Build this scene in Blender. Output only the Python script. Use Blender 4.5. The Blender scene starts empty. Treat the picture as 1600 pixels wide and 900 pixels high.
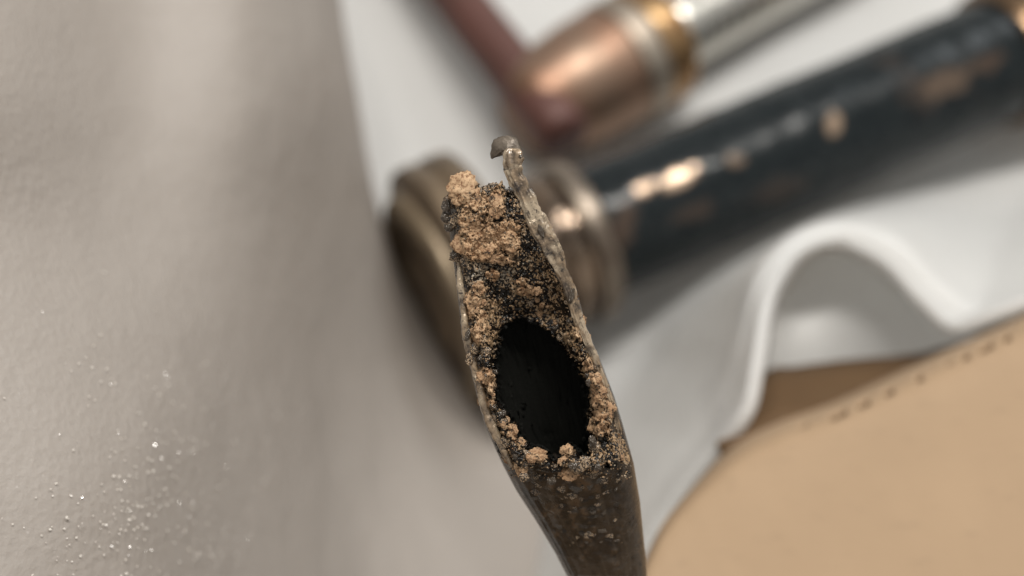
import bpy, bmesh, math, random
import numpy as np
from mathutils import Vector, Matrix

random.seed(7)
rng = np.random.default_rng(11)
S = bpy.context.scene
COL = S.collection

# ------------------------------------------------------------------ camera
PITCH = math.radians(55.0)
CAM = np.array([0.0, 0.0, 0.200])
FWD = np.array([0.0, math.cos(PITCH), -math.sin(PITCH)])
UPV = np.array([0.0, math.sin(PITCH), math.cos(PITCH)])
RGT = np.array([1.0, 0.0, 0.0])
FPX = 1600 * 50.0 / 36.0
cam = bpy.data.cameras.new('camera')
cam.lens = 50.0; cam.sensor_width = 36.0
cam.clip_start = 0.005; cam.clip_end = 20.0
cam.dof.use_dof = True
cam.dof.focus_distance = 0.1006
cam.dof.aperture_fstop = 19.0
camo = bpy.data.objects.new('camera', cam); COL.objects.link(camo)
camo.location = CAM
camo.rotation_euler = (math.pi / 2 - PITCH, 0, 0)
S.camera = camo

# ------------------------------------------------------------------ world and lamps
W = bpy.data.worlds.new('World'); S.world = W; W.use_nodes = True
W.node_tree.nodes['Background'].inputs[0].default_value = (1.0, 0.985, 0.95, 1)
W.node_tree.nodes['Background'].inputs[1].default_value = 0.50
S.view_settings.view_transform = 'Standard'
S.view_settings.look = 'None'
S.view_settings.exposure = 0.0
S.view_settings.gamma = 1.0


def area_lamp(name, loc, target, size, power, color):
    l = bpy.data.lights.new(name, 'AREA'); l.shape = 'DISK'; l.size = size
    l.energy = power; l.color = color
    o = bpy.data.objects.new(name, l); COL.objects.link(o)
    o.location = loc
    o.rotation_euler = (Vector(target) - Vector(loc)).to_track_quat('-Z', 'Y').to_euler()


for k in range(5):      # a row of small ceiling spots
    area_lamp('ceiling_spot', (-0.12 + 0.13 * k, 0.23 + 0.03 * k, 1.05), (0.02, 0.13, 0), 0.10, 1.95, (1.0, 0.962, 0.905))
area_lamp('window_light', (0.75, 0.85, 0.85), (0, 0.13, 0), 0.5, 3.0, (0.93, 0.97, 1.0))

# ------------------------------------------------------------------ helpers


def P(px, py, d):
    """point seen at photograph pixel px,py at depth d (metres along the view axis)"""
    px = np.asarray(px, float)[..., None]; py = np.asarray(py, float)[..., None]; d = np.asarray(d, float)[..., None]
    return CAM + d * (FWD + RGT * (px - 800) / FPX + UPV * (450 - py) / FPX)


def G(px, py, z):
    """point seen at pixel px,py at height z"""
    px = np.asarray(px, float); py = np.asarray(py, float)
    k = FWD[2] + UPV[2] * (450 - py) / FPX
    return P(px, py, (z - CAM[2]) / k)


def _h(ix, iy, iz, seed):
    n = (ix * 374761393 + iy * 668265263 + iz * 2147483647 + seed * 1274126177) & 0xFFFFFFFF
    n = ((n ^ (n >> 13)) * 1274126177) & 0xFFFFFFFF
    n = ((n ^ (n >> 15)) * 2246822519) & 0xFFFFFFFF
    return ((n ^ (n >> 16)) & 0xFFFFFF) / float(0xFFFFFF)


def vn(x, y, z=None, seed=0):
    """smooth value noise, -1..1"""
    x = np.asarray(x, float); y = np.asarray(y, float)
    z = np.zeros_like(x) if z is None else np.asarray(z, float)
    ix = np.floor(x).astype(np.int64); iy = np.floor(y).astype(np.int64); iz = np.floor(z).astype(np.int64)
    f = lambda t: t * t * t * (t * (t * 6 - 15) + 10)
    fx, fy, fz = f(x - ix), f(y - iy), f(z - iz)
    r = 0
    for a in (0, 1):
        for b in (0, 1):
            for c in (0, 1):
                w = (fx if a else 1 - fx) * (fy if b else 1 - fy) * (fz if c else 1 - fz)
                r = r + w * _h(ix + a, iy + b, iz + c, seed)
    return r * 2 - 1


def fbm(x, y, z=None, seed=0, octv=4, gain=0.5):
    r = 0; a = 1.0; f = 1.0; t = 0
    for k in range(octv):
        r = r + a * vn(np.asarray(x) * f, np.asarray(y) * f, None if z is None else np.asarray(z) * f, seed + k * 17)
        t += a; a *= gain; f *= 2.03
    return r / t


def worley(x, y, seed=0, jitter=0.9):
    """F1, F2 and a random value per cell"""
    ix = np.floor(x).astype(np.int64); iy = np.floor(y).astype(np.int64)
    d1 = np.full(x.shape, 9.0); d2 = np.full(x.shape, 9.0); cid = np.zeros(x.shape)
    zz = np.zeros_like(ix)
    for a in (-1, 0, 1):
        for b in (-1, 0, 1):
            cx = ix + a; cy = iy + b
            fx = cx + 0.5 + jitter * (_h(cx, cy, zz, seed) - 0.5)
            fy = cy + 0.5 + jitter * (_h(cx, cy, zz + 1, seed) - 0.5)
            d = np.hypot(x - fx, y - fy)
            v = _h(cx, cy, zz + 2, seed)
            near = d < d1
            d2 = np.where(near, d1, np.minimum(d2, d))
            cid = np.where(near, v, cid)
            d1 = np.where(near, d, d1)
    return d1, d2, cid


def sst(a, b, x):
    t = np.clip((np.asarray(x, float) - a) / (b - a), 0, 1)
    return t * t * (3 - 2 * t)


def interp(x, xs, ys):
    return np.interp(x, xs, ys)


def crom(ctrl, n):
    """Catmull-Rom through ctrl along axis 0, n samples"""
    ctrl = np.asarray(ctrl, float); m = len(ctrl)
    t = np.linspace(0, m - 1, n); i = np.minimum(t.astype(int), m - 2); u = (t - i)
    sh = (n,) + (1,) * (ctrl.ndim - 1); u = u.reshape(sh)
    g = lambda k: ctrl[np.clip(k, 0, m - 1)]
    p0, p1, p2, p3 = g(i - 1), g(i), g(i + 1), g(i + 2)
    p0 = np.where((i - 1 < 0).reshape(sh), 2 * p1 - p2, p0)
    p3 = np.where((i + 2 > m - 1).reshape(sh), 2 * p2 - p1, p3)
    return 0.5 * (2 * p1 + (p2 - p0) * u + (2 * p0 - 5 * p1 + 4 * p2 - p3) * u ** 2 + (3 * p1 - p0 - 3 * p2 + p3) * u ** 3)


def mesh_from(name, V, F, mat, attrs=None, smooth=True):
    me = bpy.data.meshes.new(name)
    V = np.asarray(V, float).reshape(-1, 3)
    me.from_pydata([tuple(v) for v in V], [], [tuple(int(i) for i in f) for f in F])
    if attrs:
        for k, a in attrs.items():
            at = me.attributes.new(k, 'FLOAT', 'POINT')
            at.data.foreach_set('value', np.asarray(a, np.float32).ravel())
    if smooth:
        me.polygons.foreach_set('use_smooth', [True] * len(me.polygons))
    if mat: me.materials.append(mat)
    me.update()
    return me


def link(name, me, parent=None, base=None):
    o = bpy.data.objects.new(name, me); COL.objects.link(o)
    if base is not None:
        me.transform(Matrix.Translation(-Vector(base)))
    if parent:
        o.parent = parent
    elif base is not None:
        o.location = base
    return o


def thing(name, label, cat, base, group=None):
    o = bpy.data.objects.new(name, None); COL.objects.link(o)
    o.empty_display_size = 0.005
    o.location = base; o['label'] = label; o['category'] = cat
    if group: o['group'] = group
    return o


def tag(o, label, cat, group=None):
    o['label'] = label; o['category'] = cat
    if group: o['group'] = group
    return o


def grid_faces(nr, nc, closed=False, keep=None):
    F = []
    for r in range(nr - 1):
        for c in range(nc if closed else nc - 1):
            if keep is not None and not keep[r, c]: continue
            c2 = (c + 1) % nc
            F.append((r * nc + c, r * nc + c2, (r + 1) * nc + c2, (r + 1) * nc + c))
    return F


def lathe(name, A, axis, prof, mat, parent, base, seg=72, wob=0.0, seed=0):
    """surface of revolution about the axis through A; prof = (distance along, radius)"""
    axis = np.asarray(axis, float); axis /= np.linalg.norm(axis)
    e1 = np.cross(axis, [0, 0, 1.0]); e1 /= np.linalg.norm(e1); e2 = np.cross(e1, axis)
    th = np.linspace(0, 2 * math.pi, seg, endpoint=False)
    V = []
    for t, r in prof:
        rr = r + wob * vn(np.cos(th) * 2 + 9, np.sin(th) * 2 + 9, np.full_like(th, t * 300), seed)
        V.append(np.asarray(A) + axis * t + rr[:, None] * (np.cos(th)[:, None] * e1 + np.sin(th)[:, None] * e2))
    F = grid_faces(len(prof), seg, True)
    me = mesh_from(name, np.array(V), F, mat)
    bm = bmesh.new(); bm.from_mesh(me); bmesh.ops.recalc_face_normals(bm, faces=bm.faces); bm.to_mesh(me); bm.free()
    me.polygons.foreach_set('use_smooth', [True] * len(me.polygons))
    o = link(name, me, parent, base)
    return o


def bev(pts, r=0.0004):
    """round the corners of a lathe profile"""
    out = [pts[0]]
    for i in range(1, len(pts) - 1):
        p, a, b = np.array(pts[i]), np.array(pts[i - 1]), np.array(pts[i + 1])
        da, db = a - p, b - p
        la, lb = np.linalg.norm(da), np.linalg.norm(db)
        k = min(r, la * 0.45, lb * 0.45)
        q0 = p + da / la * k; q1 = p + db / lb * k
        for u in (0, 0.33, 0.67, 1):
            out.append(tuple((1 - u) ** 2 * q0 + 2 * u * (1 - u) * p + u * u * q1))
    out.append(pts[-1])
    return out


# ------------------------------------------------------------------ materials
class N:
    def __init__(s, name):
        s.m = bpy.data.materials.new(name); s.m.use_nodes = True
        s.t = s.m.node_tree; s.b = s.t.nodes['Principled BSDF']
        s.co = s.t.nodes.new('ShaderNodeTexCoord').outputs['Object']

    def n(s, typ, **kw):
        x = s.t.nodes.new('ShaderNode' + typ)
        for k, v in kw.items(): setattr(x, k, v)
        return x

    def put(s, sock, v):
        if hasattr(v, 'is_linked') or isinstance(v, bpy.types.NodeSocket): s.t.links.new(v, sock)
        else: sock.default_value = v

    def noise(s, scale, detail=4, rough=0.55, vec=None, dist=0.0):
        x = s.n('TexNoise'); x.inputs['Scale'].default_value = scale; x.inputs['Detail'].default_value = detail
        x.inputs['Roughness'].default_value = rough; x.inputs['Distortion'].default_value = dist
        s.t.links.new(vec if vec else s.co, x.inputs['Vector']); return x.outputs['Fac']

    def voro(s, scale, out='Distance', feature='F1', vec=None):
        x = s.n('TexVoronoi', feature=feature); x.inputs['Scale'].default_value = scale
        s.t.links.new(vec if vec else s.co, x.inputs['Vector']); return x.outputs[out]

    def ramp(s, fac, stops, const=False):
        x = s.n('ValToRGB'); e = x.color_ramp.elements
        while len(e) < len(stops): e.new(0.5)
        for k, (p, c) in enumerate(stops):
            e[k].position = p
            e[k].color = (c, c, c, 1) if not hasattr(c, '__len__') else (*c, 1)
        s.t.links.new(fac, x.inputs[0]); return x.outputs[0]

    def mix(s, fac, a, b):
        x = s.n('MixRGB')
        for i, v in enumerate((fac, a, b)):
            if isinstance(v, bpy.types.NodeSocket): s.t.links.new(v, x.inputs[i])
            else: x.inputs[i].default_value = v if i == 0 else (*v, 1)
        return x.outputs[0]

    def math(s, op, a, b=0.0):
        x = s.n('Math', operation=op)
        for i, v in enumerate((a, b)):
            if isinstance(v, bpy.types.NodeSocket): s.t.links.new(v, x.inputs[i])
            else: x.inputs[i].default_value = v
        return x.outputs[0]

    def attr(s, name):
        x = s.n('Attribute', attribute_name=name); return x.outputs['Fac']

    def map(s, scale):
        x = s.n('Mapping'); x.inputs['Scale'].default_value = scale
        s.t.links.new(s.co, x.inputs['Vector']); return x.outputs[0]

    def bump(s, h, strength, dist, prev=None):
        x = s.n('Bump'); x.inputs['Strength'].default_value = strength; x.inputs['Distance'].default_value = dist
        s.t.links.new(h, x.inputs['Height'])
        if prev: s.t.links.new(prev, x.inputs['Normal'])
        return x.outputs[0]

    def done(s, color=None, rough=None, metal=None, normal=None, coat=None, coat_rough=0.1, spec=None, sss=None):
        i = s.b.inputs
        if color is not None: s.put(i['Base Color'], color if isinstance(color, bpy.types.NodeSocket) else (*color, 1))
        if rough is not None: s.put(i['Roughness'], rough)
        if metal is not None: s.put(i['Metallic'], metal)
        if normal is not None: s.t.links.new(normal, i['Normal'])
        if coat is not None: s.put(i['Coat Weight'], coat); i['Coat Roughness'].default_value = coat_rough
        if spec is not None: s.put(i['Specular IOR Level'], spec)
        if sss: i['Subsurface Weight'].default_value = sss[0]; i['Subsurface Radius'].default_value = (1, 1, 1); i['Subsurface Scale'].default_value = sss[1]
        return s.m


def mat_foam(name, tint, wr=1.0, glit=0.12):
    m = N(name)
    cells = m.voro(1300); cells2 = m.noise(2600, 3)
    wr_n = m.noise(330, 5, 0.6, m.map((0.55, 1.3, 1.3)), 0.5)
    big = m.noise(26, 3)
    b1 = m.bump(cells, 0.4, 0.00016)
    b2 = m.bump(wr_n, 0.45 * wr, 0.0004, b1)
    b3 = m.bump(cells2, 0.5, 0.0001, b2)
    c = m.mix(m.ramp(big, [(0.3, 0.0), (0.7, 1.0)]), tint, tuple(x * 0.955 for x in tint))
    # every foam cell skin glints in its own direction
    vc = m.voro(6000, 'Color')
    sub = m.n('VectorMath', operation='SUBTRACT'); m.t.links.new(vc, sub.inputs[0]); sub.inputs[1].default_value = (0.5, 0.5, 0.5)
    scl = m.n('VectorMath', operation='SCALE'); m.t.links.new(sub.outputs[0], scl.inputs[0]); scl.inputs['Scale'].default_value = 0.7
    geo = m.n('NewGeometry')
    add = m.n('VectorMath', operation='ADD'); m.t.links.new(scl.outputs[0], add.inputs[0]); m.t.links.new(geo.outputs['Normal'], add.inputs[1])
    nor = m.n('VectorMath', operation='NORMALIZE'); m.t.links.new(add.outputs[0], nor.inputs[0])
    m.t.links.new(nor.outputs[0], m.b.inputs['Coat Normal'])
    pick = m.math('MULTIPLY', m.ramp(m.noise(150, 4, 0.6), [(0.28, 0.0), (0.42, 1.0)]), glit)
    m.b.inputs['Coat IOR'].default_value = 1.7
    tr = m.n('BsdfTranslucent'); m.t.links.new(c, tr.inputs[0])
    ms = m.n('MixShader'); ms.inputs[0].default_value = 0.42
    m.t.links.new(m.b.outputs[0], ms.inputs[1]); m.t.links.new(tr.outputs[0], ms.inputs[2])
    m.t.links.new(ms.outputs[0], m.t.nodes['Material Output'].inputs[0])
    return m.done(c, 0.45, 0.0, b3, pick, 0.2, 0.4)


M_foam_shade = mat_foam('foam_shade_tint', (0.565, 0.517, 0.473), 0.9, 0.12)  # white foam again, its shade put into a greyer tint
M_foam = mat_foam('foam_white', (0.85, 0.848, 0.835), 0.8)


def mat_glint():
    m = N('foam_glint')
    m.b.inputs['IOR'].default_value = 1.75
    return m.done((0.54, 0.50, 0.45), 0.15, 0.0)


M_glint = mat_glint()  # glossy skin of the facets added for glints


def mat_card(name, c0, c1):
    m = N(name)
    fib = m.noise(900, 6, 0.6, m.map((0.3, 1, 1)))
    sp = m.noise(60, 5)
    col = m.mix(m.ramp(sp, [(0.3, 0.0), (0.72, 1.0)]), c0, c1)
    col = m.mix(m.math('MULTIPLY', m.ramp(fib, [(0.58, 0.0), (0.72, 1.0)]), 0.3), col, tuple(x * 0.62 for x in c0))
    return m.done(col, 0.75, 0.0, m.bump(fib, 0.3, 0.0001))


M_card = mat_card('kraft_card', (0.385, 0.264, 0.160), (0.345, 0.236, 0.142))
M_card_shade = mat_card('card_shade', (0.105, 0.056, 0.020), (0.092, 0.048, 0.017))  # dark brown carries the shade under the foam arch
M_table = mat_card('table', (0.27, 0.175, 0.085), (0.24, 0.152, 0.075))


def mat_pipe():
    m = N('black_pipe_paint')
    a = m.noise(75, 5, 0.6); b = m.noise(420, 5, 0.6)
    wear_highlight = m.math('MAXIMUM', m.ramp(a, [(0.64, 0.0), (0.78, 0.4)]), m.attr('wear_highlight'))
    col = m.mix(m.ramp(b, [(0.35, 0.0), (0.7, 1.0)]), (0.005, 0.008, 0.0095), (0.012, 0.0165, 0.018))
    col = m.mix(m.math('MULTIPLY', wear_highlight, 0.8), col, m.mix(m.attr('highlight'), (0.20, 0.125, 0.085), (0.95, 0.72, 0.52)))  # worn copper; its pale tone is a painted lamp highlight
    r = m.math('ADD', m.math('MULTIPLY', b, 0.28), 0.10)
    return m.done(col, r, m.math('MULTIPLY', wear_highlight, 0.6), m.bump(m.noise(130, 3), 0.35, 0.0008), spec=0.28)


def mat_metal(name, c0, c1, rough=0.3, metal=0.9, sc=90, bump=0.25):
    m = N(name)
    a = m.noise(sc, 6, 0.6, None, 0.4); b = m.noise(sc * 8, 5)
    col = m.mix(m.ramp(a, [(0.33, 0.0), (0.67, 1.0)]), c0, c1)
    r = m.math('ADD', m.math('MULTIPLY', b, 0.3), rough - 0.15)
    return m.done(col, r, metal, m.bump(b, bump, 0.00025))


M_pipe = mat_pipe()
M_flange = mat_metal('aged_brass', (0.28, 0.21, 0.14), (0.11, 0.083, 0.058), 0.42, 0.65, 120)
M_collar = mat_metal('tarnished_collar', (0.42, 0.32, 0.24), (0.05, 0.038, 0.030), 0.19, 0.9, 170)
M_copper = mat_metal('copper_nickel', (0.29, 0.16, 0.105), (0.29, 0.22, 0.165), 0.45, 0.85, 55)
M_brass = mat_metal('brass_ring', (0.46, 0.31, 0.16), (0.30, 0.17, 0.085), 0.34, 0.9, 90)
M_chrome = mat_metal('nickel_tube', (0.60, 0.585, 0.54), (0.52, 0.50, 0.455), 0.26, 1.0, 60, 0.1)
M_band = mat_metal('dull_nickel', (0.40, 0.35, 0.29), (0.30, 0.24, 0.19), 0.46, 0.9, 90)
M_ring = mat_metal('worn_brass', (0.33, 0.26, 0.175), (0.17, 0.132, 0.092), 0.44, 0.65, 110)
M_silver = mat_metal('tarnished_silver', (0.34, 0.29, 0.235), (0.13, 0.10, 0.078), 0.36, 0.85, 190)
M_rod = mat_metal('red_brown_rod', (0.115, 0.046, 0.036), (0.085, 0.038, 0.030), 0.55, 0.1, 80)
M_brownfit = mat_metal('brown_fitting', (0.26, 0.165, 0.095), (0.10, 0.065, 0.04), 0.24, 0.75, 120)


def mat_sheath():
    m = N('burst_sheath')
    a = m.noise(330, 6, 0.62, None, 0.8); b = m.noise(1700, 6, 0.65); c = m.noise(120, 3)
    fl = m.attr('flake')
    col = m.mix(m.ramp(a, [(0.32, 0.0), (0.68, 1.0)]), (0.014, 0.011, 0.009), (0.055, 0.040, 0.028))
    col = m.mix(m.math('MULTIPLY', m.ramp(c, [(0.40, 0.0), (0.7, 1.0)]), 0.5), col, (0.085, 0.066, 0.049))
    col = m.mix(m.math('MULTIPLY', m.ramp(b, [(0.56, 0.0), (0.66, 1.0)]), 0.3), col, (0.12, 0.088, 0.060))
    col = m.mix(m.math('MULTIPLY', m.ramp(b, [(0.34, 1.0), (0.44, 0.0)]), 0.7), col, (0.008, 0.007, 0.006))
    col = m.mix(m.math('MULTIPLY', fl, 0.55), col, (0.15, 0.10, 0.062))
    col = m.mix(m.math('MULTIPLY', m.attr('streak'), 0.5), col, (0.10, 0.080, 0.062))
    r = m.math('ADD', m.math('MULTIPLY', a, 0.42), 0.06)
    return m.done(col, r, 0.35, m.bump(b, 0.5, 0.00012, m.bump(a, 0.4, 0.0003)))


M_sheath = mat_sheath()


def mat_strip():
    m = N('torn_edge_metal')
    a = m.noise(900, 6, 0.62, None, 0.5); b = m.noise(4200, 4, 0.6); c = m.noise(520, 5, 0.6, None, 0.6); d = m.noise(1900, 5, 0.65)
    col = m.mix(m.ramp(a, [(0.36, 0.0), (0.62, 1.0)]), (0.06, 0.040, 0.025), (0.33, 0.235, 0.145))
    col = m.mix(m.ramp(c, [(0.47, 0.0), (0.60, 1.0)]), col, (0.44, 0.35, 0.245))
    col = m.mix(m.math('MULTIPLY', m.ramp(d, [(0.36, 1.0), (0.44, 0.0)]), 0.92), col, (0.022, 0.014, 0.009))
    col = m.mix(m.math('MULTIPLY', m.ramp(b, [(0.33, 1.0), (0.43, 0.0)]), 0.6), col, (0.02, 0.014, 0.010))
    return m.done(col, m.ramp(c, [(0.40, 0.42), (0.62, 0.07)]), 0.25, m.bump(b, 0.35, 0.00005, m.bump(a, 0.6, 0.00022)), 0.7, 0.06)


M_strip = mat_strip()


def crust_colour(m, tan, bore_black, grey, cell):
    """tan scale over black char, speckled grain by grain"""
    f1 = m.noise(5200, 4, 0.6); f2 = m.noise(2100, 5, 0.65); f3 = m.noise(800, 4)
    t = m.mix(m.ramp(f3, [(0.35, 0.0), (0.66, 1.0)]), (0.45, 0.28, 0.155), (0.63, 0.445, 0.275))
    f4 = m.noise(330, 3)
    t = m.mix(m.ramp(f4, [(0.38, 0.55), (0.60, 0.0)]), t, (0.30, 0.185, 0.105))
    t = m.mix(m.ramp(f1, [(0.38, 1.0), (0.52, 0.0)]), t, (0.20, 0.10, 0.048))
    t = m.mix(m.math('MULTIPLY', m.ramp(f2, [(0.37, 1.0), (0.45, 0.0)]), 0.95), t, (0.018, 0.011, 0.007))
    d = m.mix(m.ramp(cell, [(0.43, 0.0), (0.49, 1.0)]), (0.008, 0.006, 0.0045), m.mix(grey, (0.40, 0.265, 0.15), (0.36, 0.315, 0.25)))
    d = m.mix(m.ramp(f1, [(0.42, 1.0), (0.55, 0.0)]), d, (0.008, 0.006, 0.005))
    col = m.mix(tan, d, t)
    return m.mix(bore_black, col, (0.011, 0.011, 0.0095)), f1, f2


def mat_crust():
    m = N('mineral_crust')
    col, f1, f2 = crust_colour(m, m.attr('tan'), m.attr('bore_black'), m.attr('grey'), m.attr('cell'))
    r = m.math('ADD', m.math('MULTIPLY', m.attr('tan'), 0.6), 0.20)
    r = m.math('MAXIMUM', r, m.math('MULTIPLY', m.attr('bore_black'), 0.9))
    return m.done(col, r, 0.0, m.bump(f1, 0.6, 0.00008, m.bump(f2, 0.4, 0.00014)), spec=m.math('SUBTRACT', 0.30, m.math('MULTIPLY', m.attr('bore_black'), 0.26)))


def mat_lump(name, tan):
    m = N(name)
    z = m.n('Value'); z.outputs[0].default_value = tan
    o = m.n('Value'); o.outputs[0].default_value = 0.0
    g = m.n('Value'); g.outputs[0].default_value = 0.35
    info = m.n('ObjectInfo').outputs['Random']
    sc = m.n('VectorMath', operation='SCALE'); sc.inputs['Scale'].default_value = 0.0007; m.t.links.new(m.co, sc.inputs[0]); m.co = sc.outputs[0]
    x = m.n('VectorMath', operation='ADD')
    m.t.links.new(m.co, x.inputs[0]); m.t.links.new(info, x.inputs[1]); m.co = x.outputs[0]
    col, f1, f2 = crust_colour(m, z.outputs[0], o.outputs[0], g.outputs[0], m.noise(3000, 2))
    hue = m.ramp(info, [(0.0, (0.80, 0.74, 0.70)), (0.5, (1.0, 0.97, 0.93)), (1.0, (1.08, 1.06, 1.04))])
    mul = m.n('MixRGB', blend_type='MULTIPLY'); mul.inputs[0].default_value = 1
    m.t.links.new(col, mul.inputs[1]); m.t.links.new(hue, mul.inputs[2])
    return m.done(mul.outputs[0], 0.75 if tan > 0.5 else 0.2, 0.0, m.bump(f1, 0.6, 0.00007, m.bump(f2, 0.5, 0.00016)))


M_crust = mat_crust()
M_lump = mat_lump('tan_lump', 1.0)
M_char = mat_lump('charred_lump', 0.03)


def mat_bead():
    m = N('glassy_slag')
    a = m.noise(1500, 5, 0.6)
    col = m.mix(m.ramp(a, [(0.35, 0.0), (0.7, 1.0)]), (0.020, 0.014, 0.010), (0.13, 0.095, 0.062))
    return m.done(col, 0.14, 0.15, m.bump(a, 0.5, 0.0002), 0.6, 0.06)


M_bead = mat_bead()
M_hook = mat_metal('hook_metal', (0.19, 0.155, 0.12), (0.10, 0.08, 0.062), 0.34, 0.3, 900)

# ------------------------------------------------------------------ setting
me = mesh_from('table_top', [(-1.2, -1.0, -0.004), (1.2, -1.0, -0.004), (1.2, 1.6, -0.004), (-1.2, 1.6, -0.004)], [(0, 1, 2, 3)], M_table)
o = link('table_top', me); o['kind'] = 'structure'


def solid(o, th, offset=-1):
    md = o.modifiers.new('thickness', 'SOLIDIFY'); md.thickness = th; md.offset = offset
    return o


# flat foam sheet lying under the fittings
nx, ny = 130, 110
gx, gy = np.meshgrid(np.linspace(-0.20, 0.26, nx), np.linspace(-0.02, 0.44, ny))
gz = 0.0012 + 0.0022 * (fbm(gx * 22, gy * 22, None, 5, 3) + 0.6) + 0.03 * sst(0.33, 0.46, gy + 0.0 * gx)
V = np.stack([gx, gy, gz], -1)
base_sheet = link('foam_sheet', mesh_from('foam_sheet', V, grid_faces(ny, nx), M_foam), None, (0, 0.2, 0))
solid(base_sheet, 0.0015)
tag(base_sheet, 'flat white foam sheet lying under the black pipe and the copper fitting', 'foam sheet')


def spline_sheet(name, ctrl, nr, nc, mat, wr, seed, base, world=None):
    """ctrl[row][col] = (px, py, depth); smooth surface through them"""
    C = np.array([[P(*c) for c in row] for row in ctrl])
    A = crom(C, nr); A = np.swapaxes(crom(np.swapaxes(A, 0, 1), nc), 0, 1)
    n = np.cross(np.gradient(A, axis=0), np.gradient(A, axis=1))
    n /= np.linalg.norm(n, axis=-1, keepdims=True) + 1e-12
    s = fbm(A[..., 0] * 60, A[..., 1] * 60, A[..., 2] * 60, seed, 4)
    A = A + n * (wr * s)[..., None]
    return link(name, mesh_from(name, A, grid_faces(nr, nc), mat), None, base)


# near foam wall on the left: columns run left to right, past the rounded fold and back under
rows = []
for py, cols in [
    (-260, [(-1100, .190), (-500, 0.1170), (-100, 0.1255), (200, .151), (400, .161), (490, .190), (500, .225), (430, .262), (300, .285)]),
    (-60,  [(-1100, .180), (-500, 0.1090), (-100, 0.1175), (200, .145), (400, .156), (505, .185), (522, .218), (470, .250), (330, .272)]),
    (150,  [(-1100, .172), (-500, 0.1010), (-100, 0.1095), (200, .137), (400, .151), (530, .182), (558, .212), (520, .238), (380, .256)]),
    (350,  [(-1100, .165), (-500, 0.1000), (-100, 0.1085), (190, .129), (390, .149), (530, .182), (594, .211), (580, .232), (480, .243)]),
    (540,  [(-1100, .160), (-500, 0.0950), (-100, 0.1035), (185, .119), (385, .144), (530, .180), (640, .211), (690, .223), (700, .232)]),
    (720,  [(-1100, .156), (-500, 0.0910), (-100, 0.0995), (190, .112), (375, .136), (540, .175), (700, .203), (800, .212), (880, .221)]),
    (900,  [(-1100, .152), (-500, 0.0890), (-100, 0.0965), (190, .109), (375, .132), (560, .168), (760, .188), (900, .199), (1020, .209)]),
    (1120, [(-1100, .148), (-500, 0.0870), (-100, 0.0945), (190, .107), (375, .129), (590, .161), (800, .177), (960, .186), (1100, .196)]),
]:
    rows.append([(x, py, d) for x, d in cols])
wall = spline_sheet('foam_sheet', rows, 190, 230, M_foam_shade, 0.0006, 3, (-0.06, 0.06, 0))
solid(wall, 0.0012, 1)
tag(wall, 'tall white foam sheet rising on the left, its shade put into a grey tint, glittering near its lower corner', 'foam sheet')

def glint_facets(sheet, base, count, blobs, seed):
    """tiny loosened skins of foam cells lying on the sheet; they catch the lamps"""
    r = np.random.default_rng(seed)
    co = np.array([v.co[:] for v in sheet.data.vertices]) + np.array(base)
    nn = np.array([v.normal[:] for v in sheet.data.vertices])
    nn *= np.sign(-(nn @ FWD))[:, None]
    d_ = (co - CAM) @ FWD; X = 800 + FPX * ((co - CAM) @ RGT) / d_; Y = 450 - FPX * ((co - CAM) @ UPV) / d_
    w = np.zeros(len(co))
    for bx, by, rx, ry, k in blobs:
        w = np.maximum(w, k * np.exp(-1.6 * (((X - bx) / rx) ** 2 + ((Y - by) / ry) ** 2)))
    w *= d_ ** 2 * (0.15 + sst(-0.1, 0.4, fbm(X / 35, Y / 35, None, seed, 3)))
    idx = r.choice(len(co), count, p=w / w.sum())
    V = []; F = []
    for k, q in enumerate(idx):
        p = co[q] + r.normal(0, 0.0011, 3); p = p - nn[q] * ((p - co[q]) @ nn[q]) + nn[q] * 0.00012
        up = np.array([0.04, -0.10, 1.0]) + r.normal(0, 0.30, 3); up /= np.linalg.norm(up)
        a = np.cross(up, r.normal(0, 1, 3)); a /= np.linalg.norm(a); b = np.cross(up, a)
        sz = 0.00005 + 0.00009 * r.random() ** 1.5
        m = len(V)
        for j in range(5):
            t = 2 * math.pi * j / 5; rr = sz * r.uniform(0.6, 1.3)
            V.append(p + rr * (a * math.cos(t) + b * math.sin(t)))
        F.append(tuple(range(m, m + 5)))
    o = link('glint_facet', mesh_from('glint_facet', np.array(V), F, M_glint, smooth=False), None, None)
    o.data.transform(Matrix.Translation(-Vector(base))); o.parent = sheet
    o['kind'] = 'stuff'


glint_facets(wall, (-0.06, 0.06, 0), 380, ((225, 760, 120, 170, 1.0), (100, 860, 110, 90, 0.8), (300, 850, 90, 90, .5), (150, 560, 160, 120, 0.12)), 5)

# fluted foam sheet on the right, its arched hem facing the cardboard
hem = [(900, 1090, .166), (1040, 820, .162), (1130, 712, .159), (1180, 645, .158), (1201, 545, .161), (1216, 462, .166), (1252, 408, .171),
       (1308, 393, .174), (1375, 424, .172), (1432, 482, .169), (1488, 526, .166), (1570, 500, .164), (1720, 440, .164)]
back1 = [(850, 1050, .178), (985, 790, .176), (1070, 680, .176), (1128, 600, .174), (1158, 520, .174), (1186, 440, .176), (1240, 384, .179),
         (1312, 362, .180), (1395, 380, .179), (1460, 432, .178), (1525, 470, .176), (1600, 452, .176), (1740, 396, .176)]
def zrow(pts):
    return [(x, y, float((z - CAM[2]) / (FWD[2] + UPV[2] * (450 - y) / FPX))) for x, y, z in pts]
back2 = zrow([(800, 1010, .014), (915, 750, .018), (975, 650, .016), (1020, 570, .013), (1060, 505, .013), (1120, 450, .014), (1215, 392, .016),
         (1320, 345, .016), (1430, 330, .015), (1510, 345, .013), (1580, 340, .012), (1660, 310, .012), (1790, 260, .012)])
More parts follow.
